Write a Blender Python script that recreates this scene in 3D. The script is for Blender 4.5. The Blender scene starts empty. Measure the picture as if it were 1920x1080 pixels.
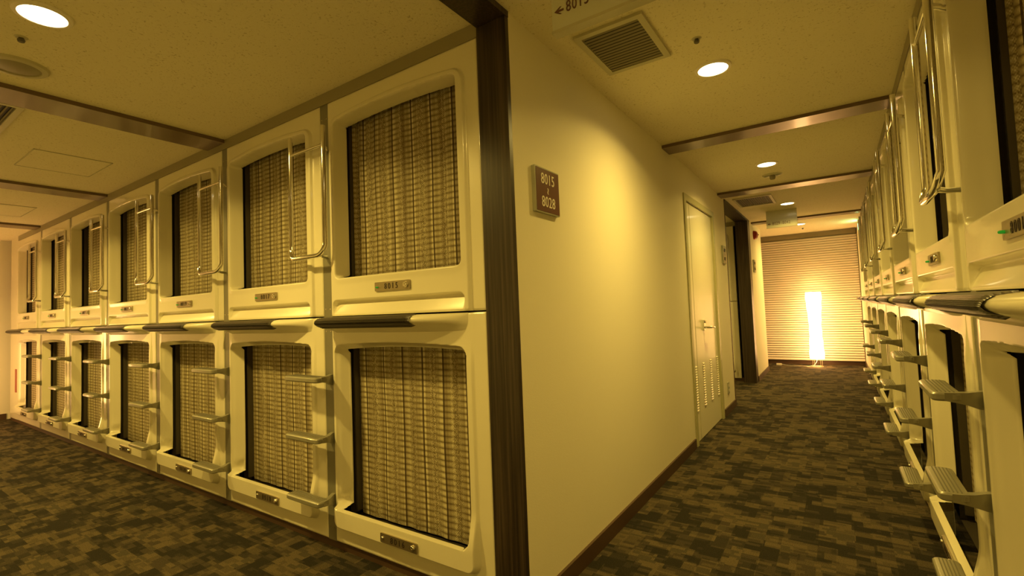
import bpy, bmesh, math, random
import numpy as np
from mathutils import Matrix, Vector
random.seed(7)
SC = bpy.context.scene
COL = SC.collection
PI = math.pi

# ------------------------------------------------------------------ camera
cam_data = bpy.data.cameras.new('camera')
cam = bpy.data.objects.new('camera', cam_data); COL.objects.link(cam)
cam_data.sensor_fit = 'HORIZONTAL'; cam_data.sensor_width = 36.0
cam_data.lens = 901.5 / 1920 * 36.0
cam_data.clip_start = 0.02
RM = Matrix(((0.8270105, 0.05791184, 0.55919572),
             (0.56084138, -0.01622185, -0.82776434),
             (-0.03886616, 0.9981899, -0.04589499)))
cam.matrix_world = Matrix.Translation((0, 0, 1.12)) @ RM.to_4x4()
SC.camera = cam

# ------------------------------------------------------------------ colour management, world
SC.view_settings.view_transform = 'Standard'
SC.view_settings.look = 'None'
SC.view_settings.gamma = 1.0
SC.view_settings.use_curve_mapping = False
SC.view_settings.exposure = 0.0
W = bpy.data.worlds.new('world'); SC.world = W; W.use_nodes = True
W.node_tree.nodes['Background'].inputs[0].default_value = (1.0, 0.66, 0.16, 1)
W.node_tree.nodes['Background'].inputs[1].default_value = 0.02
WARM = (1.0, 0.69, 0.145)        # colour of the downlights
ORANGE = (1.0, 0.54, 0.19)       # colour of the paper floor lamps
DOWN_POWER = 134.0
HALL_POWER = 170.0
LAMP_STRENGTH = 13.0

# ------------------------------------------------------------------ key dimensions (metres)
CEIL = 2.25
YF = 1.465          # face plane of the left-hand row (faces -y)
XW = -0.976         # corridor's left wall
XR = 0.32           # face plane of the right-hand row (faces -x)
YB = 9.70           # back wall
PITCH, UW = 1.02, 0.955
Z0, ZS, ZT = 0.04, 1.12, 2.195

# ------------------------------------------------------------------ node helpers
def new_mat(name, color=(.8, .8, .8), rough=.5, metal=0.0, coat=0.0, coat_rough=.1, spec=.5):
    m = bpy.data.materials.new(name); m.use_nodes = True
    nt = m.node_tree; b = nt.nodes['Principled BSDF']
    b.inputs['Base Color'].default_value = (*color, 1)
    b.inputs['Roughness'].default_value = rough
    b.inputs['Metallic'].default_value = metal
    b.inputs['Coat Weight'].default_value = coat
    b.inputs['Coat Roughness'].default_value = coat_rough
    b.inputs['Specular IOR Level'].default_value = spec
    return m, nt, b

def N(nt, kind, **kw):
    n = nt.nodes.new(kind)
    for k, v in kw.items():
        if k.startswith('i_'):
            n.inputs[k[2:].replace('_', ' ')].default_value = v
        else:
            setattr(n, k, v)
    return n

def math_node(nt, op, a, b=None, c=None):
    n = nt.nodes.new('ShaderNodeMath'); n.operation = op
    for i, v in enumerate((a, b, c)):
        if v is None: continue
        if isinstance(v, (int, float)): n.inputs[i].default_value = v
        else: nt.links.new(v, n.inputs[i])
    return n.outputs[0]

def ramp(nt, fac, stops, interp='LINEAR'):
    r = nt.nodes.new('ShaderNodeValToRGB'); r.color_ramp.interpolation = interp
    els = r.color_ramp.elements
    while len(els) < len(stops): els.new(0.5)
    for e, (p, c) in zip(els, stops):
        e.position = p; e.color = (*c, 1) if len(c) == 3 else c
    nt.links.new(fac, r.inputs[0])
    return r.outputs[0]

def objcoord(nt, scale=(1, 1, 1), world=False):
    if world:
        g = nt.nodes.new('ShaderNodeNewGeometry'); o = g.outputs['Position']
    else:
        t = nt.nodes.new('ShaderNodeTexCoord'); o = t.outputs['Object']
    mp = nt.nodes.new('ShaderNodeMapping'); mp.inputs['Scale'].default_value = scale
    nt.links.new(o, mp.inputs[0])
    return mp.outputs[0]

def bump(nt, b, height, strength=.3, dist=.002):
    bp = nt.nodes.new('ShaderNodeBump'); bp.inputs['Strength'].default_value = strength
    bp.inputs['Distance'].default_value = dist
    nt.links.new(height, bp.inputs['Height']); nt.links.new(bp.outputs[0], b.inputs['Normal'])

# ------------------------------------------------------------------ materials
M = {}
# cream moulded plastic of the capsule fronts
m, nt, b = new_mat('cream_plastic', (.82, .77, .58), .28, coat=.5, coat_rough=.08)
n = N(nt, 'ShaderNodeTexNoise'); n.inputs['Scale'].default_value = 7; n.inputs['Detail'].default_value = 2
nt.links.new(objcoord(nt), n.inputs['Vector'])
bump(nt, b, n.outputs[0], .12, .01); M['cream'] = m
# painted wall
m, nt, b = new_mat('wall_paper', (.84, .79, .62), .7)
n = N(nt, 'ShaderNodeTexNoise'); n.inputs['Scale'].default_value = 180; n.inputs['Detail'].default_value = 4
nt.links.new(objcoord(nt, world=True), n.inputs['Vector'])
bump(nt, b, n.outputs[0], .18, .002); M['wall'] = m
# acoustic ceiling with fissures
m, nt, b = new_mat('ceiling_board', (.70, .64, .50), .9)
co = objcoord(nt, world=True)
n = N(nt, 'ShaderNodeTexNoise'); n.inputs['Scale'].default_value = 92; n.inputs['Detail'].default_value = 3; n.inputs['Roughness'].default_value = .6
n.inputs['Distortion'].default_value = .8
nt.links.new(co, n.inputs['Vector'])
n2 = N(nt, 'ShaderNodeTexNoise'); n2.inputs['Scale'].default_value = 9; nt.links.new(co, n2.inputs['Vector'])
f = math_node(nt, 'ADD', n.outputs[0], math_node(nt, 'MULTIPLY', n2.outputs[0], .12))
c = ramp(nt, f, [(0.0, (.50, .44, .26)), (.41, (.60, .53, .34)), (.445, (.84, .78, .56)), (1, (.86, .80, .58))])
nt.links.new(c, b.inputs['Base Color']); bump(nt, b, f, .35, .003); M['ceiling'] = m
# carpet tiles: random small rectangles
m, nt, b = new_mat('carpet', (.2, .15, .08), .95, spec=.15)
g = nt.nodes.new('ShaderNodeNewGeometry'); sx = nt.nodes.new('ShaderNodeSeparateXYZ'); nt.links.new(g.outputs['Position'], sx.inputs[0])
def cells(wx, wy, seed, stagger):
    if stagger:
        row = math_node(nt, 'FLOOR', math_node(nt, 'DIVIDE', sx.outputs[1], wy))
        wn = N(nt, 'ShaderNodeTexWhiteNoise', noise_dimensions='1D'); nt.links.new(math_node(nt, 'ADD', row, seed), wn.inputs['W'])
        colv = math_node(nt, 'FLOOR', math_node(nt, 'ADD', math_node(nt, 'DIVIDE', sx.outputs[0], wx), wn.outputs['Value']))
    else:
        colv = math_node(nt, 'FLOOR', math_node(nt, 'DIVIDE', sx.outputs[0], wx))
        wn = N(nt, 'ShaderNodeTexWhiteNoise', noise_dimensions='1D'); nt.links.new(math_node(nt, 'ADD', colv, seed), wn.inputs['W'])
        row = math_node(nt, 'FLOOR', math_node(nt, 'ADD', math_node(nt, 'DIVIDE', sx.outputs[1], wy), wn.outputs['Value']))
    cb = nt.nodes.new('ShaderNodeCombineXYZ'); nt.links.new(colv, cb.inputs[0]); nt.links.new(row, cb.inputs[1]); cb.inputs[2].default_value = seed
    w2 = N(nt, 'ShaderNodeTexWhiteNoise', noise_dimensions='3D'); nt.links.new(cb.outputs[0], w2.inputs['Vector'])
    return w2.outputs['Value']
a1 = cells(.115, .062, 3.3, True); a2 = cells(.07, .13, 8.1, False); a3 = cells(.06, .022, 5.7, True); a4 = cells(.5, .5, 1.7, True)
s = math_node(nt, 'ADD', math_node(nt, 'MULTIPLY', a1, .45), math_node(nt, 'MULTIPLY', a2, .33))
s = math_node(nt, 'ADD', s, math_node(nt, 'MULTIPLY', a3, .22))
s = math_node(nt, 'ADD', s, math_node(nt, 'MULTIPLY', a4, .04))
c = ramp(nt, s, [(0, (.022, .019, .013)), (.38, (.033, .028, .019)), (.46, (.050, .040, .026)), (.55, (.076, .059, .034)), (.66, (.100, .077, .043)), (.8, (.060, .050, .031))], 'CONSTANT')
fn = N(nt, 'ShaderNodeTexNoise'); fn.inputs['Scale'].default_value = 260; fn.inputs['Detail'].default_value = 2
nt.links.new(g.outputs['Position'], fn.inputs['Vector'])
mx = N(nt, 'ShaderNodeMix', data_type='RGBA', blend_type='MULTIPLY'); mx.inputs['Factor'].default_value = .85
nt.links.new(c, mx.inputs[6]); nt.links.new(ramp(nt, fn.outputs[0], [(.3, (.45, .45, .45)), (.7, (1.4, 1.4, 1.4))]), mx.inputs[7])
nt.links.new(mx.outputs[2], b.inputs['Base Color']); bump(nt, b, fn.outputs[0], .6, .004); M['carpet'] = m
# dark wood of the corner posts and beams
m, nt, b = new_mat('dark_wood', (.05, .03, .02), .38)
n = N(nt, 'ShaderNodeTexNoise'); n.inputs['Scale'].default_value = 1; n.inputs['Detail'].default_value = 4
nt.links.new(objcoord(nt, (110, 110, 2.2), True), n.inputs['Vector'])
nt.links.new(ramp(nt, n.outputs[0], [(.3, (.016, .010, .006)), (.5, (.036, .024, .015)), (.72, (.072, .050, .032))]), b.inputs['Base Color'])
bump(nt, b, n.outputs[0], .2, .001); M['wood'] = m
M['strip'] = new_mat('brown_laminate', (.16, .105, .07), .33, coat=.3)[0]
M['skirt'] = new_mat('brown_skirting', (.075, .04, .022), .5)[0]
M['rail'] = new_mat('grey_rail', (.25, .24, .18), .42, .35)[0]
M['trim'] = new_mat('olive_trim', (.30, .27, .17), .5)[0]
M['step'] = new_mat('grey_step', (.29, .275, .205), .38, .25, coat=.3)[0]
M['groove'] = new_mat('step_groove', (.13, .12, .085), .6)[0]
M['chrome'] = new_mat('chrome', (.86, .84, .78), .09, 1.0)[0]
M['dark'] = new_mat('dark_interior', (.035, .027, .016), .6)[0]
M['track'] = new_mat('dark_track', (.07, .058, .04), .35)[0]
M['grip'] = new_mat('grip_rubber', (.060, .050, .036), .36, coat=.15, coat_rough=.2)[0]
M['plate'] = new_mat('brass_plate', (.42, .36, .25), .32, .85)[0]
M['ink'] = new_mat('dark_ink', (.035, .02, .012), .5)[0]
M['screw'] = new_mat('lock_metal', (.75, .7, .6), .18, 1.0)[0]
M['brownface'] = new_mat('brown_sign', (.14, .06, .045), .35)[0]
M['white'] = new_mat('white_lettering', (.9, .85, .75), .5)[0]
M['bezel'] = new_mat('pale_bezel', (.42, .42, .33), .35, .3)[0]
M['sign'] = new_mat('sign_acrylic', (.66, .66, .52), .3, coat=.3)[0]
M['door'] = new_mat('door_paint', (.83, .79, .64), .35, coat=.2)[0]
M['frame'] = new_mat('door_frame', (.50, .48, .27), .4)[0]
M['vent'] = new_mat('vent_frame', (.55, .52, .36), .45)[0]
M['fin'] = new_mat('vent_fin', (.30, .27, .19), .85, 0, spec=.1)[0]
M['blind'] = new_mat('blind_slat', (.90, .79, .68), .5)[0]
M['blindrail'] = new_mat('blind_rail', (.22, .18, .1), .5)[0]
M['red'] = new_mat('red_enamel', (.35, .03, .015), .3)[0]
M['steelwire'] = new_mat('wire', (.7, .65, .5), .3, .8)[0]
m, nt, b = new_mat('green_led', (.02, .30, .05), .25)
b.inputs['Emission Color'].default_value = (.04, 1, .06, 1); b.inputs['Emission Strength'].default_value = .10; M['led'] = m
m, nt, b = new_mat('lamp_glass', (1, 1, 1), .4)
b.inputs['Emission Color'].default_value = (1, .80, .42, 1); b.inputs['Emission Strength'].default_value = 11; M['bulb'] = m
m, nt, b = new_mat('lamp_paper', (.95, .9, .8), .8)
b.inputs['Emission Color'].default_value = (*ORANGE, 1); b.inputs['Emission Strength'].default_value = LAMP_STRENGTH; M['paper'] = m
m, nt, b = new_mat('exit_green', (.3, .9, .5), .5)
b.inputs['Emission Color'].default_value = (.25, 1, .42, 1); b.inputs['Emission Strength'].default_value = 14; M['exit'] = m
# woven curtain
def curtain_mat(name, off):
    m, nt, b = new_mat(name, (.4, .33, .2), .75, spec=.3)
    t = nt.nodes.new('ShaderNodeTexCoord'); sp = nt.nodes.new('ShaderNodeSeparateXYZ'); nt.links.new(t.outputs['UV'], sp.inputs[0])
    u, v = sp.outputs[0], sp.outputs[1]                        # cloth metres
    cu = math_node(nt, 'FRACT', math_node(nt, 'DIVIDE', math_node(nt, 'ADD', u, off), .128))
    dist = math_node(nt, 'ABSOLUTE', math_node(nt, 'SUBTRACT', cu, .5))      # 0 in the middle of a band, .5 at its cords
    rib = math_node(nt, 'POWER', math_node(nt, 'ABSOLUTE', math_node(nt, 'SINE', math_node(nt, 'MULTIPLY', v, PI / .026))), .6)
    amp = math_node(nt, 'MULTIPLY_ADD', dist, 1.0, .16)
    ribv = math_node(nt, 'ADD', math_node(nt, 'MULTIPLY', math_node(nt, 'SUBTRACT', rib, .72), amp), .56)
    cord = math_node(nt, 'GREATER_THAN', dist, .468)
    cb = nt.nodes.new('ShaderNodeCombineXYZ')
    nt.links.new(math_node(nt, 'FLOOR', math_node(nt, 'MULTIPLY', u, 330)), cb.inputs[0])
    nt.links.new(math_node(nt, 'FLOOR', math_node(nt, 'MULTIPLY', v, 230)), cb.inputs[1])
    wn = N(nt, 'ShaderNodeTexWhiteNoise', noise_dimensions='2D'); nt.links.new(cb.outputs[0], wn.inputs['Vector'])
    chk = math_node(nt, 'MULTIPLY', math_node(nt, 'SINE', math_node(nt, 'MULTIPLY', u, 700)), math_node(nt, 'SINE', math_node(nt, 'MULTIPLY', v, 620)))
    mid = math_node(nt, 'SUBTRACT', 1.0, math_node(nt, 'MULTIPLY', dist, 3.4)); mid = math_node(nt, 'MAXIMUM', mid, 0.12)
    sparkle = math_node(nt, 'MULTIPLY', math_node(nt, 'ADD', math_node(nt, 'SUBTRACT', wn.outputs['Value'], .5), math_node(nt, 'MULTIPLY', chk, .5)), math_node(nt, 'MULTIPLY', mid, .60))
    val = math_node(nt, 'ADD', ribv, sparkle)
    val = math_node(nt, 'ADD', val, math_node(nt, 'MULTIPLY', math_node(nt, 'GREATER_THAN', dist, .40), .14))
    val = math_node(nt, 'MULTIPLY', val, math_node(nt, 'SUBTRACT', 1.0, math_node(nt, 'MULTIPLY', cord, .85)))
    # warp bands: uneven weave, plus light and dark of folds painted in
    b1 = N(nt, 'ShaderNodeTexNoise', noise_dimensions='1D'); b1.inputs['Scale'].default_value = 34; b1.inputs['Detail'].default_value = 3
    nt.links.new(math_node(nt, 'ADD', u, off * 40), b1.inputs['W'])
    val = math_node(nt, 'MULTIPLY', val, math_node(nt, 'MULTIPLY_ADD', b1.outputs[0], 1.5, .25))
    c = ramp(nt, val, [(0.02, (.045, .027, .012)), (.3, (.155, .115, .058)), (.6, (.33, .275, .16)), (.95, (.66, .60, .40))])
    nt.links.new(c, b.inputs['Base Color']); bump(nt, b, val, .5, .004)
    return m
M['curtain_a'] = curtain_mat('woven_curtain_a', .03); M['curtain_b'] = curtain_mat('woven_curtain_b', .075)

# ------------------------------------------------------------------ mesh helpers
def link(name, me, mat=None, parent=None, smooth=False):
    o = bpy.data.objects.new(name, me); COL.objects.link(o)
    if mat is not None:
        if isinstance(mat, (list, tuple)):
            for x in mat: me.materials.append(x)
        else: me.materials.append(mat)
    if smooth:
        for p in me.polygons: p.use_smooth = True
    if parent is not None: o.parent = parent
    return o

def add_box(bm, x0, x1, y0, y1, z0, z1, mi=0):
    vs = [bm.verts.new(p) for p in ((x0, y0, z0), (x1, y0, z0), (x1, y1, z0), (x0, y1, z0), (x0, y0, z1), (x1, y0, z1), (x1, y1, z1), (x0, y1, z1))]
    for f in ((0, 3, 2, 1), (4, 5, 6, 7), (0, 1, 5, 4), (1, 2, 6, 5), (2, 3, 7, 6), (3, 0, 4, 7)):
        fc = bm.faces.new([vs[i] for i in f]); fc.material_index = mi

def bm_obj(name, bm, mat=None, parent=None, smooth=False, bevel=0, seg=2):
    if bevel:
        es = [e for e in bm.edges if e.is_manifold and e.calc_face_angle(0) > .6]
        bmesh.ops.bevel(bm, geom=es, offset=bevel, segments=seg, profile=.6, affect='EDGES')
    bmesh.ops.recalc_face_normals(bm, faces=bm.faces)
    me = bpy.data.meshes.new(name); bm.to_mesh(me); bm.free()
    o = link(name, me, mat, parent)
    if smooth or bevel:
        me.shade_smooth() if hasattr(me, 'shade_smooth') else None
        try: me.set_sharp_from_angle(angle=.7)
        except Exception: pass
    return o

def box(name, x0, x1, y0, y1, z0, z1, mat, parent=None, bevel=0):
    bm = bmesh.new(); add_box(bm, x0, x1, y0, y1, z0, z1)
    return bm_obj(name, bm, mat, parent, bevel=bevel)

def add_tube(bm, pts, r, seg=12, cap=True, sx=1.0, sy=1.0):
    pts = [Vector(p) for p in pts]; rings = []
    up0 = None
    for i, p in enumerate(pts):
        t = (pts[min(i + 1, len(pts) - 1)] - pts[max(i - 1, 0)]).normalized()
        if up0 is None:
            up0 = Vector((0, 0, 1)) if abs(t.z) < .9 else Vector((0, 1, 0))
        a = t.cross(up0)
        if a.length < 1e-4: a = t.cross(Vector((1, 0, 0)))
        a.normalize(); c = a.cross(t).normalized(); up0 = c
        rings.append([bm.verts.new(p + a * (math.cos(k * 2 * PI / seg) * r * sx) + c * (math.sin(k * 2 * PI / seg) * r * sy)) for k in range(seg)])
    for A, B in zip(rings[:-1], rings[1:]):
        for k in range(seg):
            bm.faces.new((A[k], A[(k + 1) % seg], B[(k + 1) % seg], B[k]))
    if cap:
        bm.faces.new(rings[0][::-1]); bm.faces.new(rings[-1])

def tube(name, pts, r, mat, parent=None, seg=12):
    bm = bmesh.new(); add_tube(bm, pts, r, seg)
    return bm_obj(name, bm, mat, parent, smooth=True)

def add_lathe(bm, prof, c=(0, 0, 0), seg=32, axis='z'):
    rings = []
    for r, h in prof:
        ring = []
        for k in range(seg):
            a = k * 2 * PI / seg; p = (r * math.cos(a), r * math.sin(a), h)
            if axis == 'y': p = (p[0], p[2], p[1])
            if axis == 'x': p = (p[2], p[0], p[1])
            ring.append(bm.verts.new((c[0] + p[0], c[1] + p[1], c[2] + p[2])))
        rings.append(ring)
    for A, B in zip(rings[:-1], rings[1:]):
        for k in range(seg): bm.faces.new((A[k], A[(k + 1) % seg], B[(k + 1) % seg], B[k]))
    if prof[0][0] > 1e-5: bm.faces.new(rings[0][::-1])
    if prof[-1][0] > 1e-5: bm.faces.new(rings[-1])
    bmesh.ops.remove_doubles(bm, verts=bm.verts, dist=1e-6)

def lathe(name, prof, mat, parent=None, c=(0, 0, 0), seg=32, axis='z'):
    bm = bmesh.new(); add_lathe(bm, prof, c, seg, axis)
    return bm_obj(name, bm, mat, parent, smooth=True)

def round_poly(l, r, b, t, rad, n=6):
    out = []
    for cx, cy, a0 in ((r - rad, b + rad, -PI / 2), (r - rad, t - rad, 0), (l + rad, t - rad, PI / 2), (l + rad, b + rad, PI)):
        for k in range(n + 1):
            a = a0 + k * PI / 2 / n; out.append((cx + rad * math.cos(a), cy + rad * math.sin(a)))
    return out

def plate(name, l, r, b, t, rad, y0, y1, mat, parent=None, bevel=0):
    """rounded rectangle in the x-z plane, front at y0, back at y1"""
    bm = bmesh.new(); P = round_poly(l, r, b, t, rad)
    F = [bm.verts.new((x, y0, z)) for x, z in P]; B = [bm.verts.new((x, y1, z)) for x, z in P]
    bm.faces.new(F); bm.faces.new(B[::-1])
    for i in range(len(P)):
        j = (i + 1) % len(P); bm.faces.new((F[i], B[i], B[j], F[j]))
    return bm_obj(name, bm, mat, parent, bevel=bevel)

def text_mesh(txt, size, depth=.0006, sx=.78, space=1.1, align='CENTER'):
    cu = bpy.data.curves.new('lettering', 'FONT'); cu.body = txt; cu.size = size
    cu.align_x = align; cu.align_y = 'CENTER'; cu.extrude = depth; cu.space_character = space; cu.resolution_u = 3
    o = bpy.data.objects.new('lettering', cu); COL.objects.link(o)
    bpy.context.view_layer.update()
    me = bpy.data.meshes.new_from_object(o.evaluated_get(bpy.context.evaluated_depsgraph_get()))
    bpy.data.objects.remove(o); bpy.data.curves.remove(cu)
    # lettering stands in the x-z plane and faces -y
    me.transform(Matrix(((sx, 0, 0, 0), (0, 0, -1, 0), (0, 1, 0, 0), (0, 0, 0, 1))))
    me.materials.clear()
    return me

def empty(name, loc, rz=0, label=None, cat=None, group=None, kind=None):
    o = bpy.data.objects.new(name, None); COL.objects.link(o); o.empty_display_size = .1
    o.location = loc; o.rotation_euler = (0, 0, rz)
    tag(o, label, cat, group, kind); return o

def tag(o, label=None, cat=None, group=None, kind=None):
    if label: o['label'] = label
    if cat: o['category'] = cat
    if group: o['group'] = group
    if kind: o['kind'] = kind
    return o

def struct(o, label, cat='wall'):
    o['kind'] = 'structure'; o['label'] = label; o['category'] = cat; return o

# ------------------------------------------------------------------ room shell
XL, YN = -8.72, -0.75
struct(box('floor', XL - .1, XR + 1.2, YN - .1, YB + .3, -.12, 0, M['carpet']), 'brown and olive carpet tiles with random small rectangles', 'floor')
struct(box('ceiling', XL - .1, XR + 1.2, YN - .1, YB + .3, CEIL, CEIL + .1, M['ceiling']), 'speckled acoustic board ceiling over both halls', 'ceiling')
# corridor's left wall, with the door opening
D0, D1, DZ = 3.93, 5.02, 2.0
bm = bmesh.new()
add_box(bm, XW - .12, XW, YF + .017, D0, 0, CEIL); add_box(bm, XW - .12, XW, D0, D1, DZ, CEIL); add_box(bm, XW - .12, XW, D1, 5.66, 0, CEIL)
add_box(bm, XW - .12, XW, 7.46, 8.66, 0, CEIL); add_box(bm, -4.0, XW - .12, 5.54, 5.66, 0, CEIL); add_box(bm, -2.6, XW - .12, 8.54, 8.66, 0, CEIL)
struct(bm_obj('wall_left', bm, M['wall']), 'plain cream wall along the left of the narrow corridor')
struct(box('wall_back', -2.6, XR + .1, YB, YB + .1, 0, CEIL, M['wall']), 'end wall of the corridor behind the blind')
bm = bmesh.new(); add_box(bm, XR, XR + .1, 8.03, YB, 0, CEIL); add_box(bm, XR, XR + .1, YN, .90, 0, CEIL)
struct(bm_obj('wall_right', bm, M['wall']), 'wall continuing the right-hand capsule row')
struct(box('wall_far', XL - .1, XL, YN, 2.2, 0, CEIL, M['wall']), 'cream wall closing the far end of the left hall')
struct(box('wall_near', XL, XR, YN - .1, YN, 0, CEIL, M['wall']), 'wall on the near side of the left hall')
struct(box('wall_inner', -4.1, -4.0, 5.54, 7.9, 0, CEIL, M['wall']), 'wall closing the side hall beyond the corridor opening')
# unseen backing added behind the rows to stop light leaking through the gaps
struct(box('light_block_left', XL, XW - .12, YF + .36, YF + .40, 0, CEIL, M['dark']), 'unseen light-blocking backing behind the left-hand capsule row')
struct(box('light_block_right', XR + .36, XR + .40, .5, 8.4, 0, CEIL, M['dark']), 'unseen light-blocking backing behind the right-hand capsule row')
# skirtings
def skirting(name, x0, x1, y0, y1, label):
    struct(box(name, x0, x1, y0, y1, 0, .072, M['skirt'], bevel=.003), label, 'skirting')
skirting('baseboard_left', XW, XW + .012, YF + .017, D0 - .04, 'dark brown skirting along the corridor wall before the door')
skirting('baseboard_middle', XW, XW + .012, D1 + .04, 5.66, 'dark brown skirting between the door and the opening')
skirting('baseboard_corner', XW, XW + .012, 7.46, 8.66, 'dark brown skirting beyond the second dark post')
skirting('baseboard_back', -2.6, XR, YB - .03, YB, 'dark brown skirting under the lit blind')
skirting('baseboard_far', XL, XL + .012, YN, 1.46, 'dark brown skirting at the far left wall')
skirting('baseboard_right', XR - .012, XR, 8.04, YB, 'dark brown skirting past the right-hand capsule row')
# recessed dark plinth and olive head trim of the rows
def struct_box(name, lab, *a, mat, bevel=0):
    struct(box(name, *a, mat, bevel=bevel), lab, 'trim')
rowL0 = -1.113 - 6 * PITCH - UW
struct_box('trim_1', 'recessed dark plinth under the left-hand capsule row', rowL0 - .4, -1.106, YF + .012, YF + .05, 0, Z0 + .01, mat=M['skirt'])
struct_box('trim_2', 'olive strip between the left-hand capsules and the ceiling', rowL0, -1.106, YF - .004, YF + .06, ZT - .003, CEIL, mat=M['trim'])
struct_box('trim_3', 'recessed dark plinth under the right-hand capsule row', XR + .012, XR + .05, .9, 8.03, 0, Z0 + .01, mat=M['skirt'])
struct_box('trim_4', 'olive strip between the right-hand capsules and the ceiling', XR - .004, XR + .06, .9, 8.03, ZT - .003, CEIL, mat=M['trim'])
# the end stile past the last left-hand column
struct_box('trim_5', 'cream stile beside the last column of the left-hand row', rowL0 - .38, rowL0 - .004, YF + .004, YF + .05, Z0, CEIL, mat=M['cream'])
# thin brown edge of the opening
struct_box('trim_6', 'thin brown edging at the near side of the corridor opening', XW - .125, XW + .004, 5.655, 5.68, 0, 2.225, mat=M['skirt'])
# surface-mounted laminate strips across the ceilings
k = 7
for (y0, y1) in ((3.42, 3.60), (5.32, 5.52), (7.66, 7.84)):
    struct_box('trim_%d' % k, 'brown laminate strip across the corridor ceiling', XW, XR - .004, y0, y1, CEIL - .022, CEIL + .005, mat=M['strip'], bevel=.002); k += 1
for (x0, x1) in ((-3.36, -3.03), (-5.40, -5.08), (-7.46, -7.14)):
    xc = (x0 + x1) / 2 - .02
    struct_box('trim_%d' % k, 'brown laminate strip across the ceiling of the left hall', xc - .11, xc + .11, YN, YF - .005, CEIL - .022, CEIL + .005, mat=M['strip'], bevel=.002); k += 1
# dark wooden portals (post + head beam)
def portal(name, y0, y1, xa, ya, lab):
    bm = bmesh.new()
    add_box(bm, xa, XW + .004, y0, y1, 0, CEIL - .026)
    add_box(bm, xa, XW + .006, ya, y1, CEIL - .024, CEIL + .004)
    o = bm_obj(name, bm, M['wood'], bevel=.002); o['label'] = lab; o['category'] = 'post'; o['kind'] = 'structure'
portal('trim_13', YF - .006, YF + .016, -1.108, YN, 'tall dark wooden corner post with its beam along the ceiling')
portal('trim_14', 7.28, 7.46, -1.13, 5.68, 'second dark wooden post at the far side of the corridor opening')

# ------------------------------------------------------------------ capsule fronts: moulded shells as height fields
CX = -UW / 2     # local x = u - CX ; u runs -0.955 (left) .. 0 (right)
def ss(x, a, b):
    t = np.clip((x - a) / (b - a), 0, 1); return t * t * (3 - 2 * t)
def sdf(U, Z, l, r, b, t, rad, rise=0.0):
    c, w = (l + r) / 2, (r - l) / 2
    Zw = Z + rise * np.clip((U - c) / w, -1.2, 1.2) ** 2 * ss(Z, (b + t) / 2, t - .05)
    dx = np.abs(U - c) - (w - rad); dz = np.abs(Zw - (b + t) / 2) - ((t - b) / 2 - rad)
    return np.hypot(np.maximum(dx, 0), np.maximum(dz, 0)) + np.minimum(np.maximum(dx, dz), 0) - rad

def depth_upper(U, Z):
    rim = sdf(U, Z, -.937, -.066, .9, 2.128, .06, .028)
    op = sdf(U, Z, -.902, -.100, 1.300, 2.102, .032, .021)
    D = -.014 * (1 - ss(rim, -.009, .001))
    flat = ss(op, -.004, .03)                       # the rim swells towards the opening
    D = D - .004 * (1 - flat) * (rim < 0)
    D = D + (.078) * (1 - ss(op, -.018, -.001))
    g = sdf(U, Z, -.925, -.092, .9, 1.200, .03)
    D = D + .026 * (1 - ss(g, -.012, .002)) * np.clip((Z - 1.128) / .06, 0, 1) ** .8
    return D, sdf(U, Z, -.886, -.118, 1.306, 2.086, .014, .018)
def depth_lower(U, Z):
    rim = sdf(U, Z, -.934, -.067, .116, 1.6, .045)
    op = sdf(U, Z, -.940, -.102, .205, .998, .045, .016)
    prof = .007 + .026 * (1 - ss(Z, .20, .36))
    D = -prof * (1 - ss(rim, -.014, .003)) * (1 - .9 * ss(Z, .9, 1.02))
    left = ss(U, -.80, -.70)                        # left jamb slopes, the others are steep
    wid = .045 * (1 - left) + .020 * left
    wid = np.where(Z < .30, .012 + (wid - .012) * ss(Z, .22, .30), wid)
    D = D + (.062 - D * .9) * np.clip(-op / wid, 0, 1) ** .9
    return D, sdf(U, Z, -.895, -.122, .206, .974, .018, .014)

def axis_grid(a, b, step, refine=()):
    pts = [a]
    while pts[-1] < b - 1e-9:
        x = pts[-1]; s = step
        for (p, q, f) in refine:
            if p <= x <= q: s = min(s, f)
        pts.append(min(b, x + s))
    return np.array(pts)

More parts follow.
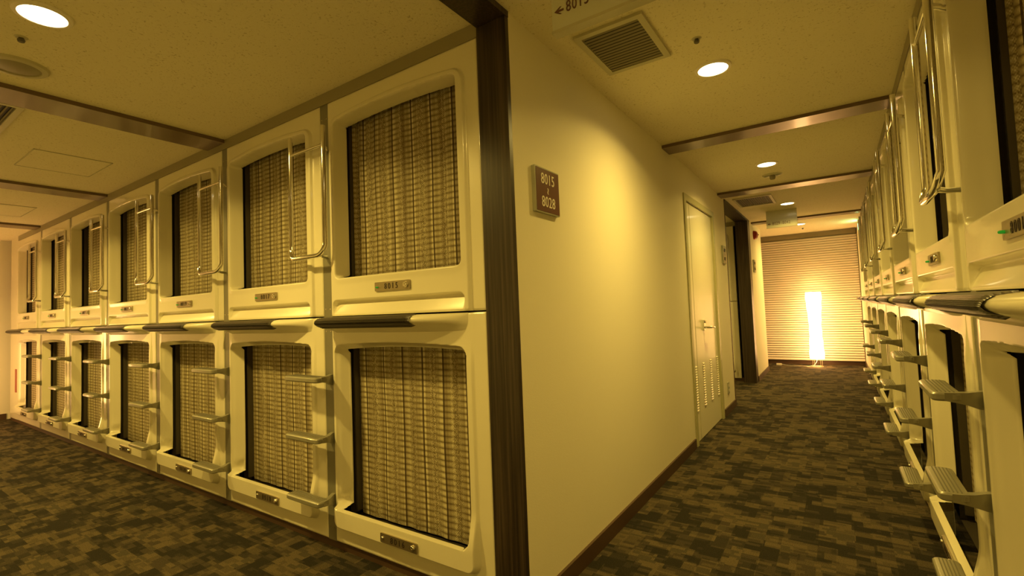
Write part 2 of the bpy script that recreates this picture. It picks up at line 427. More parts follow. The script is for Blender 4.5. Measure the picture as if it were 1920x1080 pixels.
def make_shell(name, fn, z0, z1, refz):
    us = axis_grid(-UW, 0, .006, ((-.96, -.86, .0025), (-.13, 0, .0030)))
    zs = axis_grid(z0, z1, .006, refz)
    U, Z = np.meshgrid(us, zs)
    D, H = fn(U, Z)
    edge = np.minimum.reduce([U + UW, -U, Z - z0, z1 - Z])
    D = D + .005 * (1 - np.sqrt(np.clip(1 - (1 - np.clip(edge / .006, 0, 1)) ** 2, 0, 1)))
    # move vertices that lie next to the hole onto its contour
    e = 1e-4
    gx = (fn(U + e, Z)[1] - H) / e; gz = (fn(U, Z + e)[1] - H) / e
    gl = np.maximum(np.hypot(gx, gz), 1e-6)
    near = (np.abs(H) < .0036)
    sU = np.where(near, -H * gx / gl ** 2, 0); sZ = np.where(near, -H * gz / gl ** 2, 0)
    U2 = U + sU; Z2 = Z + sZ
    inside = (H < -.0036)
    nz, nu = U.shape
    ids = -np.ones(U.shape, int); verts = []; faces = []
    for i in range(nz):
        for j in range(nu):
            if not inside[i, j]:
                ids[i, j] = len(verts); verts.append((U2[i, j] - CX, D[i, j], Z2[i, j] - z0))
    for i in range(nz - 1):
        for j in range(nu - 1):
            q = (ids[i, j], ids[i, j + 1], ids[i + 1, j + 1], ids[i + 1, j])
            if min(q) >= 0: faces.append(q)
    # returns around the outer edge
    def wall(seq):
        base = len(verts)
        for (i, j) in seq: verts.append((U[i, j] - CX, .052, Z[i, j] - z0))
        for k in range(len(seq) - 1):
            a, bb = ids[seq[k]], ids[seq[k + 1]]
            faces.append((a, base + k, base + k + 1, bb))
    wall([(i, 0) for i in range(nz)]); wall([(i, nu - 1) for i in range(nz - 1, -1, -1)])
    wall([(0, j) for j in range(nu - 1, -1, -1)]); wall([(nz - 1, j) for j in range(nu)])
    me = bpy.data.meshes.new(name); me.from_pydata(verts, [], faces); me.update()
    me.materials.append(M['cream'])
    for p in me.polygons: p.use_smooth = True
    try: me.set_sharp_from_angle(angle=1.1)
    except Exception: pass
    return me

SHELL_U = make_shell('front_shell', depth_upper, ZS + .004, ZT, ((1.17, 1.21, .003), (1.28, 1.33, .003), (2.02, 2.14, .003)))
SHELL_L = make_shell('front_shell', depth_lower, Z0, ZS - .002, ((.10, .25, .003), (.94, 1.01, .003)))

# dark window liner (open-fronted box) with its curtain track
def liner_mesh(zb, zt):
    bm = bmesh.new()
    l, r = -.925 - CX, -.075 - CX; d0, d1 = .066, .28
    q = lambda *p: bm.faces.new([bm.verts.new(x) for x in p])
    q((l, d1, zb), (r, d1, zb), (r, d1, zt), (l, d1, zt))
    q((l, d0, zb), (l, d1, zb), (l, d1, zt), (l, d0, zt)); q((r, d0, zb), (r, d0, zt), (r, d1, zt), (r, d1, zb))
    q((l, d0, zb), (r, d0, zb), (r, d1, zb), (l, d1, zb)); q((l, d0, zt), (l, d1, zt), (r, d1, zt), (r, d0, zt))
    me = bpy.data.meshes.new('window_liner'); bm.to_mesh(me); bm.free(); me.materials.append(M['dark']); return me
LINER_U = liner_mesh(1.265 - ZS, 2.150 - ZS); LINER_L = liner_mesh(.138 - Z0, 1.02 - Z0)
# vertical jamb strip seen just inside the window's left edge
def track_mesh(zb, zt):
    bm = bmesh.new(); l = -.905 - CX
    add_box(bm, l, l + .012, .080, .118, zb, zt)
    me = bpy.data.meshes.new('curtain_track'); bm.to_mesh(me); bm.free(); me.materials.append(M['track']); return me
TRACK_U = track_mesh(1.27 - ZS, 2.145 - ZS); TRACK_L = track_mesh(.165 - Z0, 1.015 - Z0)

def curtain_mesh(zb, zt, seed, bunch, mat):
    rnd = random.Random(seed)
    u0, u1 = -.890 - CX, -.082 - CX
    n, nz = 150, 24
    ph = [rnd.uniform(0, 6.28) for _ in range(4)]
    xs = np.linspace(u0, u1, n); L = xs - u0
    y = .108 + .0022 * np.sin(L * 2 * PI / .16 + ph[0]) + .0014 * np.sin(L * 2 * PI / .09 + ph[1])
    if bunch:
        y = y + .010 * np.sin(L * 2 * PI / .055 + ph[2]) * np.exp(-(L / .13) ** 2) + .009 * np.sin(L * 2 * PI / .06) * np.exp(-((L - .76) / .07) ** 2)
    arc = np.concatenate([[0], np.cumsum(np.hypot(np.diff(xs), np.diff(y)) * 1.0)])
    if bunch: arc = arc + .05 * (1 - np.exp(-(L / .12) ** 2))
    V = []; F = []; UV = []
    zz = np.linspace(zb, zt, nz)
    for i in range(nz):
        sway = .0025 * math.sin(i * .35 + ph[3])
        for j in range(n):
            V.append((xs[j], y[j] + sway * math.sin(L[j] * 9), zz[i])); UV.append((arc[j], zz[i]))
    for i in range(nz - 1):
        for j in range(n - 1):
            a = i * n + j; F.append((a, a + 1, a + n + 1, a + n))
    me = bpy.data.meshes.new('curtain'); me.from_pydata(V, [], F); me.update()
    uvl = me.uv_layers.new(name='UVMap')
    for lp in me.loops: uvl.data[lp.index].uv = UV[lp.vertex_index]
    for p in me.polygons: p.use_smooth = True
    me.materials.append(mat); return me
CUR_U = [curtain_mesh(1.285 - ZS, 2.143 - ZS, 5, True, M['curtain_a']), curtain_mesh(1.285 - ZS, 2.143 - ZS, 9, False, M['curtain_b']), curtain_mesh(1.285 - ZS, 2.143 - ZS, 17, False, M['curtain_a'])]
CUR_L = [curtain_mesh(.150 - Z0, 1.01 - Z0, 3, False, M['curtain_b']), curtain_mesh(.150 - Z0, 1.01 - Z0, 12, False, M['curtain_a']), curtain_mesh(.150 - Z0, 1.01 - Z0, 21, False, M['curtain_b'])]

# protruding ledge of the lower capsule: lofted nose, blunt at the left, tapering at the right
def ledge_mesh():
    prof = [(0, 1.1165, -.955, -.085), (.060, 1.1165, -.960, -.085), (.092, 1.112, -.962, -.088), (.106, 1.104, -.963, -.089), (.110, 1.095, -.962, -.090),
            (.105, 1.086, -.960, -.091), (.092, 1.078, -.956, -.092), (.065, 1.070, -.950, -.094), (.035, 1.061, -.942, -.097), (.012, 1.050, -.934, -.100), (0.0, 1.040, -.930, -.102)]
    ns = 60; V = []; F = []
    for i in range(ns + 1):
        s = i / ns
        s2 = s ** 1.0
        lt = min(1, s / .035); pl = math.sqrt(max(0, 1 - (1 - lt) ** 2))
        rt = max(0, (s2 - .60) / .40); pr = math.cos(rt * PI / 2) ** .75 if rt < 1 else 0
        P = pl * pr
        for (d, z, ua, ub) in prof:
            V.append((ua + (ub - ua) * s2 - CX, -d * P + (.004 if d == 0 else 0), z - Z0))
    m_ = len(prof)
    for i in range(ns):
        for j in range(m_ - 1):
            a = i * m_ + j; F.append((a, a + m_, a + m_ + 1, a + 1))
    me = bpy.data.meshes.new('ledge'); me.from_pydata(V, [], F); me.update()
    for p in me.polygons: p.use_smooth = True
    me.materials.append(M['cream'])
    return me
def grip_mesh():
    # ribbed sleeve wrapped over the nose, ribs run along the ledge
    base = [(.050, 1.1170), (.060, 1.1168), (.092, 1.1125), (.106, 1.103), (.110, 1.093), (.105, 1.086), (.092, 1.078), (.068, 1.070)]
    pts = []
    for k in range(len(base) - 1):
        for q in range(6):
            t = q / 6; pts.append((base[k][0] * (1 - t) + base[k + 1][0] * t, base[k][1] * (1 - t) + base[k + 1][1] * t))
    pts.append(base[-1])
    V = []; F = []; us = [-.958, -.950, -.935] + list(np.linspace(-.9, -.36, 14)) + [-.335, -.320, -.312]
    n = len(pts)
    for i, u in enumerate(us):
        e = min((u + .962) / .03, 1); e = math.sqrt(max(0, 1 - (1 - e) ** 2))
        e2 = min((-.312 - u) / .02, 1)
        for j, (d, z) in enumerate(pts):
            rib = .0022 * math.cos(j * PI) * .6 + .0024
            rib *= max(.05, min(e, max(e2, 0) * .9 + .1)); rib -= .003 * max(0, 1 - e2)
            ang = math.atan2(-(z - 1.09), d - .06)
            sc = .93 + .07 * e
            if u > -.40: sc *= 1 - .03 * (u + .40) / .09
            V.append((u - CX, -(d * e * sc + rib * math.cos(ang)), z - rib * math.sin(ang) - Z0))
    for i in range(len(us) - 1):
        for j in range(n - 1):
            a = i * n + j; F.append((a, a + n, a + n + 1, a + 1))
    me = bpy.data.meshes.new('grip'); me.from_pydata(V, [], F); me.update()
    me.materials.append(M['grip'])
    return me
LEDGE = ledge_mesh(); GRIP = grip_mesh()

DIG = {}
def digits(num):
    if num not in DIG:
        me = text_mesh(str(num), .036, .0006, .92, 1.42); me.materials.append(M['ink']); DIG[num] = me
    return DIG[num]
# number plate with indicator lamp and lock (built once for each height, then shared)
def plate_meshes():
    o = plate('number_plate', -.111, .111, -.020, .020, .004, -.004, .004, M['plate'], bevel=.001); me = o.data; bpy.data.objects.remove(o)
    o = lathe('indicator_lamp', [(0, -.012), (.0025, -.0115), (.0038, -.008), (.0038, 0)], M['led'], None, axis='y', seg=14); le = o.data; bpy.data.objects.remove(o)
    bm = bmesh.new(); add_lathe(bm, [(.004, -.007), (.0045, -.010), (.010, -.010), (.0125, -.007), (.0125, 0)], seg=20, axis='y')
    o = bm_obj('lock', bm, M['screw'], smooth=True); lk = o.data; bpy.data.objects.remove(o)
    return me, le, lk
P_ME, L_ME, K_ME = plate_meshes()

def place(name, me, parent, loc=(0, 0, 0)):
    o = bpy.data.objects.new(name, me); COL.objects.link(o); o.parent = parent; o.location = loc; return o

def capsule(kind, loc, rz, num, label, group, k):
    """kind 'u' (upper) or 'l' (lower); loc is the left-hand-row style centre of the column on the face plane"""
    t = empty('sleeping_capsule', (loc[0], loc[1], ZS if kind == 'u' else Z0), rz, label, 'sleeping capsule', group)
    off = .004 if kind == 'u' else 0
    place('front_shell', SHELL_U if kind == 'u' else SHELL_L, t, (0, 0, off))
    place('window_liner', LINER_U if kind == 'u' else LINER_L, t)
    place('curtain_track', TRACK_U if kind == 'u' else TRACK_L, t)
    c = place('curtain', (CUR_U if kind == 'u' else CUR_L)[0 if k == 0 else 1 + k % 2], t)
    zc, dd, uc = (1.2475 - ZS, -.0135, -.497 if rz == 0 else -.425) if kind == 'u' else (.158 - Z0, -.0325, -.480)
    pl = place('number_plate', P_ME, t, (uc - CX, dd - .003, zc))
    if num is not None:
        place('numerals', digits(num), pl, (-.004, -.0048, -.001))
    if kind == 'u':
        place('indicator_lamp', L_ME, pl, (-.092, -.003, -.003))
    else:
        place('screw', K_ME, pl, (-.095, -.003, 0)).scale = (.6, .6, .6)
    place('lock', K_ME, pl, (.088, -.003, 0))
    if kind == 'l':
        lg = place('ledge', LEDGE, t); place('grip', GRIP, lg)
        for o_ in (lg,): o_['label'] = 'protruding cream ledge'
    return t

# ------------------------------------------------------------------ ladder between two columns
def u_path():
    # local x (u minus rail centre), y depth, z ; rail centre at 0
    P = []
    xn, xf, d = .072, -.208, -.055
    P += [(xn, d, 2.055), (xn, d, 1.52)]
    R_ = .05
    for a in range(0, 91, 15):
        r = math.radians(a); P.append((xn - R_ + R_ * math.cos(r), d - .014 * math.sin(r), 1.47 - R_ * math.sin(r)))
    for a in range(0, 91, 15):
        r = math.radians(a); P.append((xf + R_ - R_ * math.sin(r), d - .014 * math.cos(r), 1.47 - R_ * math.cos(r)))
    P += [(xf, d, 1.52), (xf, d, 2.055)]
    return P
def step_mesh():
    # tread .26 long x .072 deep with rounded outer corners, plus arm back to the rail
    bm = bmesh.new()
    x0, x1 = -.205, .062; y0, y1 = -.115, -.045
    P = round_poly(x0, x1, y0, y1, .016, 5); z0, z1 = -.026, 0
    prof = [(z0, .006), (z0 + .006, 0), (z1 - .006, 0), (z1 - .0015, .0035), (z1, .006)]
    cx, cy = (x0 + x1) / 2, (y0 + y1) / 2; rings = []
    for z, ins in prof:
        rings.append([bm.verts.new((x - math.copysign(ins, x - cx), y - math.copysign(ins, y - cy), z)) for x, y in P])
    for A, B in zip(rings[:-1], rings[1:]):
        for k in range(len(P)): bm.faces.new((A[k], A[(k + 1) % len(P)], B[(k + 1) % len(P)], B[k]))
    bm.faces.new(rings[0][::-1]); bm.faces.new(rings[-1])
    # arm: swept bracket from the tread's end to the rail, tall at the rail
    secs = [(.050, -.085, .030, -.001, -.024), (.046, -.062, .030, -.001, -.028), (.036, -.035, .026, -.001, -.036), (.018, -.010, .022, 0, -.048), (.010, .012, .022, .002, -.054)]
    rings = []
    for x, y, w, zt, zb in secs:
        rings.append([bm.verts.new(p) for p in ((x - w / 2, y, zb), (x + w / 2, y, zb), (x + w / 2, y, zt), (x - w / 2, y, zt))])
    for A, B in zip(rings[:-1], rings[1:]):
        for k in range(4): bm.faces.new((A[k], A[(k + 1) % 4], B[(k + 1) % 4], B[k]))
    bm.faces.new(rings[0][::-1]); bm.faces.new(rings[-1])
    bmesh.ops.recalc_face_normals(bm, faces=bm.faces)
    me = bpy.data.meshes.new('step'); bm.to_mesh(me); bm.free(); me.materials.append(M['step'])
    me.shade_smooth() if hasattr(me, 'shade_smooth') else None
    try: me.set_sharp_from_angle(angle=.6)
    except Exception: pass
    # anti-slip grooves along the tread
    bm = bmesh.new()
    for y in (-.098, -.089, -.080, -.071, -.062):
        add_box(bm, x0 + .012, x1 - .012, y - .0016, y + .0016, -.0008, .0010)
    m2 = bpy.data.meshes.new('tread_rib'); bm.to_mesh(m2); bm.free(); m2.materials.append(M['groove'])
    return me, m2
STEP, RIBS = step_mesh()
bm = bmesh.new(); add_box(bm, -.0325, .0325, .004, .05, Z0 - .002, ZT + .002); 
o = bm_obj('rail', bm, M['rail'], bevel=.003); RAIL = o.data; bpy.data.objects.remove(o)
bm = bmesh.new(); add_tube(bm, u_path(), .0115, 14)
o = bm_obj('grab_bar', bm, M['chrome'], smooth=True); BAR = o.data; bpy.data.objects.remove(o)
bm = bmesh.new(); add_tube(bm, [(.072, -.055, 1.962), (-.208, -.055, 1.962)], .0075, 10)
o = bm_obj('rung', bm, M['chrome'], smooth=True); RUNG = o.data; bpy.data.objects.remove(o)
bm = bmesh.new()
add_tube(bm, [(.045, -.062, 1.422), (.020, -.040, 1.420), (.002, -.010, 1.420), (0, .010, 1.420)], .0085, 10)
o = bm_obj('lower_bracket', bm, M['chrome'], smooth=True); BRACKET_A = o.data; bpy.data.objects.remove(o)
bm = bmesh.new()
add_tube(bm, [(.072, -.055, 1.955), (.055, -.030, 1.952), (.006, .010, 1.950)], .0085, 10)
o = bm_obj('upper_bracket', bm, M['chrome'], smooth=True); BRACKET_B = o.data; bpy.data.objects.remove(o)
o = lathe('screw_head', [(0, -.0015), (.003, -.001), (.0035, .0005)], M['screw'], None, seg=8, axis='y'); SCR = o.data; bpy.data.objects.remove(o)

def ladder(loc, rz, label, group):
    t = empty('capsule_ladder', (loc[0], loc[1], 0), rz, label, 'ladder', group)
    r = place('rail', RAIL, t)
    for z in (.10, 1.05, 1.16, 2.12):
        for x in (-.018, .018): place('screw_head', SCR, r, (x, .004, z))
    b_ = place('grab_bar', BAR, t); b_['label'] = 'chrome grab bar'
    place('rung', RUNG, b_); place('bracket', BRACKET_A, b_); place('bracket', BRACKET_B, b_)
    for z in (.838, .555, .262):
        s = place('step', STEP, t, (0, 0, z)); place('tread_ribs', RIBS, s)
    return t

ORD = ['nearest the dark corner post', 'second', 'third', 'fourth', 'fifth', 'sixth', 'seventh']
ordn = ['first', 'second', 'third', 'fourth', 'fifth', 'sixth', 'seventh']
def row(face, labelside, base):
    for k in range(7):
        uR = -k * PITCH                                  # right edge of column k in row coordinates
        uc = uR + CX
        for kind in ('u', 'l'):
            num = base + 2 * k + (0 if kind == 'u' else 1)
            lvl = 'upper' if kind == 'u' else 'lower'
            if labelside == 'left':
                place_txt = ['right beside the dark corner post', 'second from the dark corner post', 'third from the dark corner post', 'fourth from the dark corner post',
                             'fifth from the dark corner post', 'next to last before the far left wall', 'last one, beside the far left wall'][k]
                lab = '%s cream sleeping capsule of the left row, %s' % (lvl, place_txt)
                if k == 0: lab = '%s cream capsule numbered %d, %s' % (lvl, num, place_txt)
                if k == 1 and kind == 'u': lab = 'upper cream capsule numbered 8017, second from the dark corner post'
                loc = (-1.113 + uc, YF); rz = 0
            else:
                place_txt = ['nearest the camera at the picture edge', 'second from the camera', 'third from the camera', 'fourth from the camera',
                             'fifth from the camera', 'sixth from the camera', 'farthest from the camera, near the lit blind'][k]
                lab = '%s capsule of the right row, %s' % (lvl, place_txt)
                loc = (XR, .905 - uc); rz = -PI / 2
            capsule(kind, loc, rz, num, lab, '%s capsules of the %s row' % (lvl, labelside), k)
        if k < 6:
            ur = uR - UW - (PITCH - UW) / 2
            if labelside == 'left':
                lab = 'grey three-step ladder with chrome bar, %s from the dark corner post' % ordn[k]
                ladder((-1.113 + ur, YF), 0, lab, 'ladders of the left row')
            else:
                lab = 'grey three-step ladder with chrome bar in the right row, %s from the camera' % ordn[k]
                ladder((XR, .905 - ur), -PI / 2, lab, 'ladders of the right row')
row(None, 'left', 8015)
row(None, 'right', 8001)
# the first column of the next row, seen through the corridor opening
for kind, lvl, num in (('u', 'upper', 8029), ('l', 'lower', 8030)):
    capsule(kind, (-1.175 + CX, 7.40), 0, num, '%s cream capsule seen through the corridor opening beside the second dark post' % lvl, None, 3)
struct_box('trim_15', 'olive strip above the capsules in the side hall', -2.3, -1.13, 7.396, 7.46, ZT - .003, CEIL, mat=M['trim'])
struct_box('trim_16', 'dark plinth under the capsules in the side hall', -2.3, -1.13, 7.412, 7.46, 0, Z0 + .01, mat=M['skirt'])
struct(box('wall_side', -4.0, -2.13, 7.41, 7.46, 0, CEIL, M['wall']), 'wall continuing the capsule row of the side hall')
struct(box('light_block_side', -2.13, -1.10, 7.74, 7.78, 0, CEIL, M['dark']), 'unseen light-blocking backing behind the side hall capsules')  # added out of view to keep light from leaking past the fronts

# ------------------------------------------------------------------ ceiling fittings
def downlight(x, y, label, power=DOWN_POWER, fall=2.5):
    t = empty('downlight', (x, y, CEIL), 0, label, 'ceiling light', 'round recessed downlights')
    r = lathe('trim_ring', [(.066, -.002), (.068, -.009), (.082, -.006), (.085, .001), (.066, .001)], M['white'], t)
    g_ = lathe('lamp_disc', [(0, -.006), (.067, -.006), (.067, 0)], M['bulb'], t)
    ld = bpy.data.lights.new('bulb', 'SPOT'); ld.energy = power; ld.color = WARM; ld.spot_size = math.radians(153); ld.spot_blend = .14; ld.shadow_soft_size = .05
    ld.use_nodes = True; nt = ld.node_tree; em = nt.nodes['Emission']      # reflector: intensity falls off away from straight down
    tc = nt.nodes.new('ShaderNodeTexCoord'); sp = nt.nodes.new('ShaderNodeSeparateXYZ'); nt.links.new(tc.outputs['Normal'], sp.inputs[0])
    nt.links.new(math_node(nt, 'POWER', math_node(nt, 'ABSOLUTE', sp.outputs[2]), fall), em.inputs['Strength'])
    lo = bpy.data.objects.new('bulb', ld); COL.objects.link(lo); lo.parent = t; lo.location = (0, 0, -.02)
    return t
downlight(-.435, 2.45, 'round downlight nearest the camera in the corridor ceiling')
downlight(-.425, 4.47, 'round downlight between the two nearer ceiling strips of the corridor')
downlight(-.427, 6.48, 'round downlight just before the far hanging sign')
downlight(-.410, 8.42, 'smallest round downlight above the lit blind')
downlight(-.43, .45, 'round downlight above the camera, out of the picture', 80.0, 1.5)
downlight(-2.31, .47, 'round downlight glowing in the ceiling of the left hall', HALL_POWER, 1.4)
downlight(-4.35, .47, 'round downlight of the left hall, beyond the left edge of the picture', HALL_POWER, 1.4)
downlight(-6.40, .47, 'round downlight near the end of the left hall, beyond the picture edge', HALL_POWER, 1.4)
downlight(-2.4, 6.5, 'round downlight in the side hall behind the corridor opening', DOWN_POWER * .9)

def vent(x0, x1, y0, y1, along_x, n, label, flip=1):
    t = empty('ceiling_vent', ((x0 + x1) / 2, (y0 + y1) / 2, CEIL), 0, label, 'air vent')
    w, h = (x1 - x0) / 2, (y1 - y0) / 2; f = .026
    bm = bmesh.new()
    for a in ((-w, w, -h, -h + f), (-w, w, h - f, h), (-w, -w + f, -h + f, h - f), (w - f, w, -h + f, h - f)):
        add_box(bm, a[0], a[1], a[2], a[3], -.012, .001)
    bm_obj('frame', bm, M['vent'], t, bevel=.002)
    box('backing', -w + f, w - f, -h + f, h - f, -.001, .002, M['dark'], t)
    bm = bmesh.new()
    for i in range(n):
        if along_x:
            y = -h + f + (2 * h - 2 * f) * (i + .5) / n; d_ = (h - f) / n * .42 * flip
            v = [bm.verts.new(p) for p in ((-w + f, y - d_, -.0105), (w - f, y - d_, -.0105), (w - f, y + d_, -.0075), (-w + f, y + d_, -.0075))]
            v2 = [bm.verts.new(p) for p in ((-w + f, y - d_, -.0095), (w - f, y - d_, -.0095), (w - f, y + d_, -.0065), (-w + f, y + d_, -.0065))]
        else:
            x = -w + f + (2 * w - 2 * f) * (i + .5) / n; d_ = (w - f) / n * .30
            v = [bm.verts.new(p) for p in ((x - d_, -h + f, -.0105), (x - d_, h - f, -.0105), (x + d_, h - f, -.0075), (x + d_, -h + f, -.0075))]
            v2 = [bm.verts.new(p) for p in ((x - d_, -h + f, -.0095), (x - d_, h - f, -.0095), (x + d_, h - f, -.0065), (x + d_, -h + f, -.0065))]
        bm.faces.new(v); bm.faces.new(v2[::-1]); bm.faces.new((v[0], v2[0], v2[1], v[1])); bm.faces.new((v[2], v2[2], v2[3], v[3]))
    bm_obj('slats', bm, M['fin'], t)
vent(-.855, -.560, 1.79, 2.185, True, 15, 'square louvred ceiling vent beside the near hanging sign', -1)
vent(-.905, -.525, 5.76, 6.30, False, 15, 'louvred ceiling vent in front of the corridor opening')
vent(-4.00, -3.36, .20, .62, True, 18, 'dark louvred vent at the left edge of the hall ceiling')

def hatch(x0, x1, y0, y1, label):
    t = empty('access_panel', ((x0 + x1) / 2, (y0 + y1) / 2, CEIL), 0, label, 'access panel')
    w, h = (x1 - x0) / 2, (y1 - y0) / 2
    box('panel', -w + .006, w - .006, -h + .006, h - .006, -.003, .001, M['ceiling'], t)
    bm = bmesh.new()
    for a in ((-w, w, -h, -h + .004), (-w, w, h - .004, h), (-w, -w + .004, -h, h), (w - .004, w, -h, h)):
        add_box(bm, a[0], a[1], a[2], a[3], -.0045, .001)
    bm_obj('frame', bm, M['vent'], t)
hatch(-4.62, -4.12, .80, 1.20, 'flush square access panel between the two ceiling strips of the left hall')
hatch(-6.75, -6.15, .80, 1.22, 'flush access panel beyond the second ceiling strip of the left hall')

t = empty('ceiling_speaker', (-2.86, .50, CEIL), 0, 'round ceiling speaker beside the downlight of the left hall', 'speaker')
lathe('rim', [(.078, -.001), (.080, -.012), (.100, -.009), (.108, .001)], M['vent'], t)
lathe('grille', [(0, -.016), (.04, -.014), (.079, -.006)], M['trim'], t)
t = empty('smoke_detector', (-.425, 4.90, CEIL), 0, 'round smoke detector just behind the second corridor downlight', 'smoke detector')
lathe('base_plate', [(0, -.006), (.075, -.006), (.085, .001)], M['vent'], t)
lathe('sensor', [(0, -.042), (.018, -.042), (.024, -.030), (.024, -.006)], M['fin'], t)
for s in (-1, 1):
    lathe('cover_lobe', [(0, -.016), (.020, -.014), (.030, -.006)], M['bezel'], t, (s * .045, 0, 0))
def sprinkler(x, y, label):
    t = empty('sprinkler_head', (x, y, CEIL), 0, label, 'sprinkler', 'sprinkler heads')
    lathe('escutcheon', [(0, -.004), (.016, -.004), (.022, .001)], M['vent'], t, seg=20)
    lathe('nozzle', [(0, -.020), (.010, -.019), (.012, -.012), (.008, -.004)], M['groove'], t, seg=16)
sprinkler(-.436, 2.13, 'small sprinkler head before the nearest corridor downlight')
sprinkler(-2.56, .46, 'small sprinkler head beside the downlight of the left hall')
sprinkler(-.40, 8.95, 'tiny sprinkler head beyond the last corridor downlight')

# ------------------------------------------------------------------ hanging signs
def arrow_mesh(s):
    bm = bmesh.new()
    pts = [(-.5, 0), (.1, .36), (.28, .36), (-.08, .10), (.5, .10), (.5, -.10), (-.08, -.10), (.28, -.36), (.1, -.36)]
    v = [bm.verts.new((x * s, 0, z * s)) for x, z in pts]; w = [bm.verts.new((x * s, .001, z * s)) for x, z in pts]
    bm.faces.new(v); bm.faces.new(w[::-1])
    for i in range(len(v)): bm.faces.new((v[i], w[i], w[(i + 1) % 9], v[(i + 1) % 9]))
    bmesh.ops.recalc_face_normals(bm, faces=bm.faces)
    me = bpy.data.meshes.new('arrow'); bm.to_mesh(me); bm.free(); me.materials.append(M['brownface']); return me
def hanging_sign(x0, x1, y, z0, zt, ts, txt, label, ax, tx):
    t = empty('hanging_sign', ((x0 + x1) / 2, y, CEIL), 0, label, 'sign')
    w = (x1 - x0) / 2
    plate('panel', -w, w, z0 - CEIL, .0, .006, 0, .030, M['sign'], t, bevel=.002)
    box('edge_strip', -w - .002, w + .002, -.003, .033, z0 - CEIL - .004, z0 - CEIL + .006, M['vent'], t)
    me = text_mesh(txt, ts, .0008, .72, 1.12, 'LEFT'); me.materials.append(M['brownface'])
    link('numerals', me, None, t).location = (tx - (x0 + x1) / 2, -.0018, zt - CEIL)
    a = link('arrow', arrow_mesh(ts * .66), None, t); a.location = (ax - (x0 + x1) / 2, -.0016, zt - CEIL - .002)
hanging_sign(-.735, -.385, 1.39, 2.035, 2.104, .053, '8015~8028', 'hanging sign with an arrow and 8015 at the top edge of the picture', -.708, -.682)
hanging_sign(-.70, -.36, 6.90, 2.035, 2.085, .055, '8029~8042', 'small hanging sign with an arrow at the far end of the corridor', -.668, -.635)

# ------------------------------------------------------------------ wall plates
def wall_plate(y, z, w, h, label, lines, big):
    # placed on the corridor wall, facing +x
    t = empty('number_sign', (XW, y, z), PI / 2, label, 'sign')
    plate('bezel', -w / 2, w / 2, -h / 2, h / 2, .003, -.016, 0, M['bezel'], t, bevel=.0015)
    plate('face', -w / 2 + .007, w / 2 - .003, -h / 2 + .005, h / 2 - .005, .002, -.0172, -.014, M['brownface'] if big else M['plate'], t)
    for txt, dz, s, rot in lines:
        me = text_mesh(txt, s * 1.12, .0006, .84, 1.06); me.materials.append(M['white'] if big else M['ink'])
        o = link('numerals', me, None, t); o.location = (.002, -.0178, dz)
        if rot: o.rotation_euler = (0, PI / 2, 0)
wall_plate(1.71, 1.600, .195, .185, 'brown number sign reading 8015 to 8028 on the cream wall', (('8015', .046, .056, 0), ('~', 0, .05, 1), ('8028', -.048, .056, 0)), True)
wall_plate(5.45, 1.615, .16, .19, 'small number sign on the wall between the door and the opening', (('8029', .045, .05, 0), ('~', 0, .045, 1), ('8042', -.045, .05, 0)), False)
wall_plate(7.68, 1.615, .16, .18, 'small number sign just beyond the second dark post', (('8043', .04, .05, 0), ('~', 0, .045, 1), ('8056', -.04, .05, 0)), False)

# red alarm bell beyond the second post
t = empty('alarm_bell', (XW, 7.86, 2.085), PI / 2, 'small red alarm bell high on the wall beyond the second dark post', 'alarm bell')
lathe('gong', [(0, -.062), (.02, -.060), (.045, -.050), (.060, -.032), (.066, -.012), (.066, 0)], M['red'], t, axis='y')
lathe('hub', [(0, -.072), (.010, -.071), (.012, -.06)], M['chrome'], t, axis='y', seg=16)
# outlet
t = empty('wall_outlet', (XW, 5.30, .245), PI / 2, 'small cream wall socket low beside the door', 'outlet')
plate('cover', -.034, .034, -.058, .058, .006, -.008, 0, M['bezel'], t, bevel=.002)
for dz in (-.022, .022): plate('socket', -.012, .012, dz - .013, dz + .013, .004, -.0095, -.006, M['white'], t)

# ------------------------------------------------------------------ service door in the corridor wall
d = empty('door_1', (XW, (D0 + D1) / 2, 0), PI / 2, 'pale metal service door with louvre slots in the corridor wall', 'door'); d['kind'] = 'structure'
hw = (D1 - D0) / 2
bm = bmesh.new()
for a in ((-hw - .004, -hw + .05, 0, DZ + .004), (hw - .05, hw + .004, 0, DZ + .004), (-hw + .05, hw - .05, DZ - .045, DZ + .004)):
    add_box(bm, a[0], a[1], -.010, .10, a[2], a[3])
bm_obj('door_frame', bm, M['frame'], d, bevel=.002)
lf = box('door_leaf', -hw + .055, hw - .055, .010, .045, .008, DZ - .05, M['door'], d, bevel=.002)
bm = bmesh.new(); add_box(bm, -hw + .205, -hw + .209, .0085, .011, .01, DZ - .052); bm_obj('leaf_seam', bm, M['frame'], lf)
bm = bmesh.new()
for c_ in range(4):
    x = -hw + .135 + c_ * (2 * hw - .27) / 3
    for r_ in range(18):
        z = .25 + r_ * .0205
        v = [bm.verts.new(p) for p in ((x - .030, .0100, z + .010), (x + .030, .0100, z + .010), (x + .030, .0020, z + .002), (x - .030, .0020, z + .002), (x + .030, .010, z), (x - .030, .010, z))]
        bm.faces.new((v[0], v[1], v[2], v[3])); bm.faces.new((v[3], v[2], v[4], v[5])); bm.faces.new((v[0], v[3], v[5])); bm.faces.new((v[1], v[4], v[2]))
bm_obj('louvres', bm, M['door'], lf)
hd = plate('door_handle', -.075, -.015, .875, .975, .012, -.002, .011, M['chrome'], d, bevel=.003)
bm = bmesh.new(); add_tube(bm, [(-.045, .0, .905), (-.045, -.035, .905), (-.04, -.052, .905), (.02, -.056, .905), (.065, -.054, .900)], .0095, 12)
bm_obj('lever', bm, M['chrome'], hd, smooth=True)
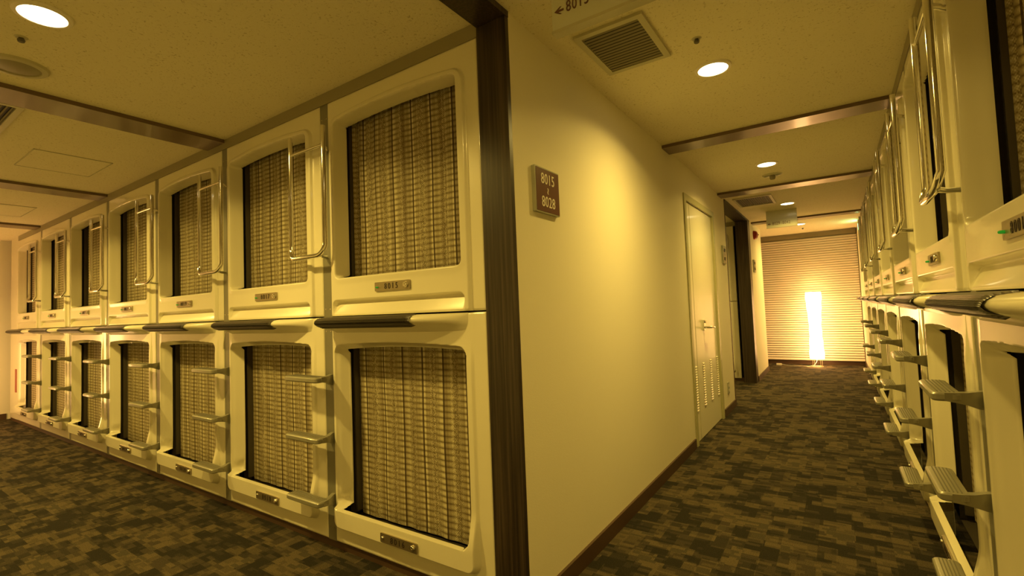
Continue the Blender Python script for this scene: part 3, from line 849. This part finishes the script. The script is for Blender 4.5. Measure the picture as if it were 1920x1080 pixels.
lathe('key_cylinder', [(.004, -.014), (.012, -.014), (.013, .0)], M['chrome'], hd, (-.045, 0, .955), 16, 'y')

# ------------------------------------------------------------------ blind on the back wall
t = empty('window_blind', (-1.12, YB, 0), 0, 'full-height horizontal slatted blind covering the end wall', 'blind')
bw = 2.08
BX0, BX1 = -1.3, XR - .012 + 1.12
box('head_rail', BX0, BX1, -.075, -.002, 2.165, 2.248, M['blindrail'], t, bevel=.003)
bm = bmesh.new(); zb, zt_, pitch = .075, 2.165, .0400
n = int((zt_ - zb) / pitch); prof = []
for i in range(n):
    z = zb + i * pitch
    prof += [(-.054, z), (-.056, z + .003), (-.053, z + .012), (-.038, z + pitch - .003), (-.034, z + pitch)]
for i in range(n):
    z = zb + i * pitch
    P4 = [(-.050, z + .004), (-.056, z + .006), (-.057, z + .012), (-.046, z + pitch - .005), (-.042, z + pitch - .004), (-.040, z + pitch - .005)]
    A = [bm.verts.new((BX0, y, zz_)) for y, zz_ in P4]; B = [bm.verts.new((BX1, y, zz_)) for y, zz_ in P4]
    for q in range(6): bm.faces.new((A[q], B[q], B[(q + 1) % 6], A[(q + 1) % 6]))
    bm.faces.new(A[::-1]); bm.faces.new(B)
o = bm_obj('slats', bm, M['blind'], t)
box('backing', BX0, BX1, -.034, -.030, .08, 2.17, M['blindrail'], t)  # dark sheet added as the shade seen between the slats
box('bottom_rail', BX0, BX1, -.056, -.030, .072, .092, M['blind'], t, bevel=.003)

# ------------------------------------------------------------------ paper floor lamps
def floor_lamp(x, y, label, strength_scale=1):
    t = empty('floor_lamp', (x, y, 0), 0, label, 'floor lamp', 'paper floor lamps')
    bm = bmesh.new(); rings = []; seg = 28
    def rad(s):    # s 0..1 bottom..top
        return .088 + .012 * math.cos(s * 2 * PI * 1.0) + .006 * math.sin(s * PI * 6) ** 2
    for i in range(45):
        s = i / 44; z = .13 + s * 1.095; r = rad(s); tw = s * 1.1
        ring = []
        for k in range(seg):
            a = k * 2 * PI / seg; q = (abs(math.cos(a)) ** 5 + abs(math.sin(a)) ** 5) ** (-1 / 5)
            rr = r * (.55 + .45 * q) * 1.02
            ring.append(bm.verts.new((rr * math.cos(a + tw), rr * math.sin(a + tw), z)))
        rings.append(ring)
    for A_, B_ in zip(rings[:-1], rings[1:]):
        for k in range(seg): bm.faces.new((A_[k], A_[(k + 1) % seg], B_[(k + 1) % seg], B_[k]))
    bm_obj('lamp_shade', bm, M['paper'], t, smooth=True)
    bm = bmesh.new()
    for k in range(4):
        a = k * PI / 2 + .6; add_tube(bm, [(.075 * math.cos(a), .075 * math.sin(a), .15), (.08 * math.cos(a), .08 * math.sin(a), .004)], .003, 8)
    add_tube(bm, [(.08 * math.cos(q * PI / 12), .08 * math.sin(q * PI / 12), .006) for q in range(25)], .003, 8, cap=False)
    bm_obj('wire_base', bm, M['steelwire'], t, smooth=True)
    cord = [(0, 0, .14), (-.01, -.01, .08), (-.05, -.03, .02), (-.12, -.05, .006), (-.22, -.02, .005), (-.33, -.06, .005), (-.42, -.01, .006), (-.52, .03, .02)]
    tube('power_cord', cord, .003, M['white'], t, 8)
    bm = bmesh.new(); add_box(bm, -.60, -.52, .015, .045, .004, .034); bm_obj('plug', bm, M['white'], t, bevel=.004)
    return t
floor_lamp(-.335, 9.36, 'tall glowing paper floor lamp in front of the blind at the corridor end')
floor_lamp(-7.95, .62, 'tall glowing paper floor lamp in the left hall, beyond the left edge of the picture')

# green emergency light fixed on the right wall past the capsules (only its glow is seen)
t = empty('emergency_light', (XR, 8.75, 2.17), -PI / 2, 'green emergency light high on the right wall behind the grab bars', 'emergency light')
plate('housing', -.14, .14, -.06, .06, .008, -.006, 0, M['bezel'], t, bevel=.003)
plate('lit_panel', -.13, .13, -.05, .05, .006, -.008, -.004, M['exit'], t)
# strip of red tape / small notice on the stile by the far left wall
plate('notice', -.035, .035, .14, .42, .003, -.004, 0, M['red'], None)
o = bpy.data.objects['notice']; o.location = (rowL0 - .10, YF + .004, .22); tag(o, 'narrow red notice low on the stile by the far left wall', 'notice')
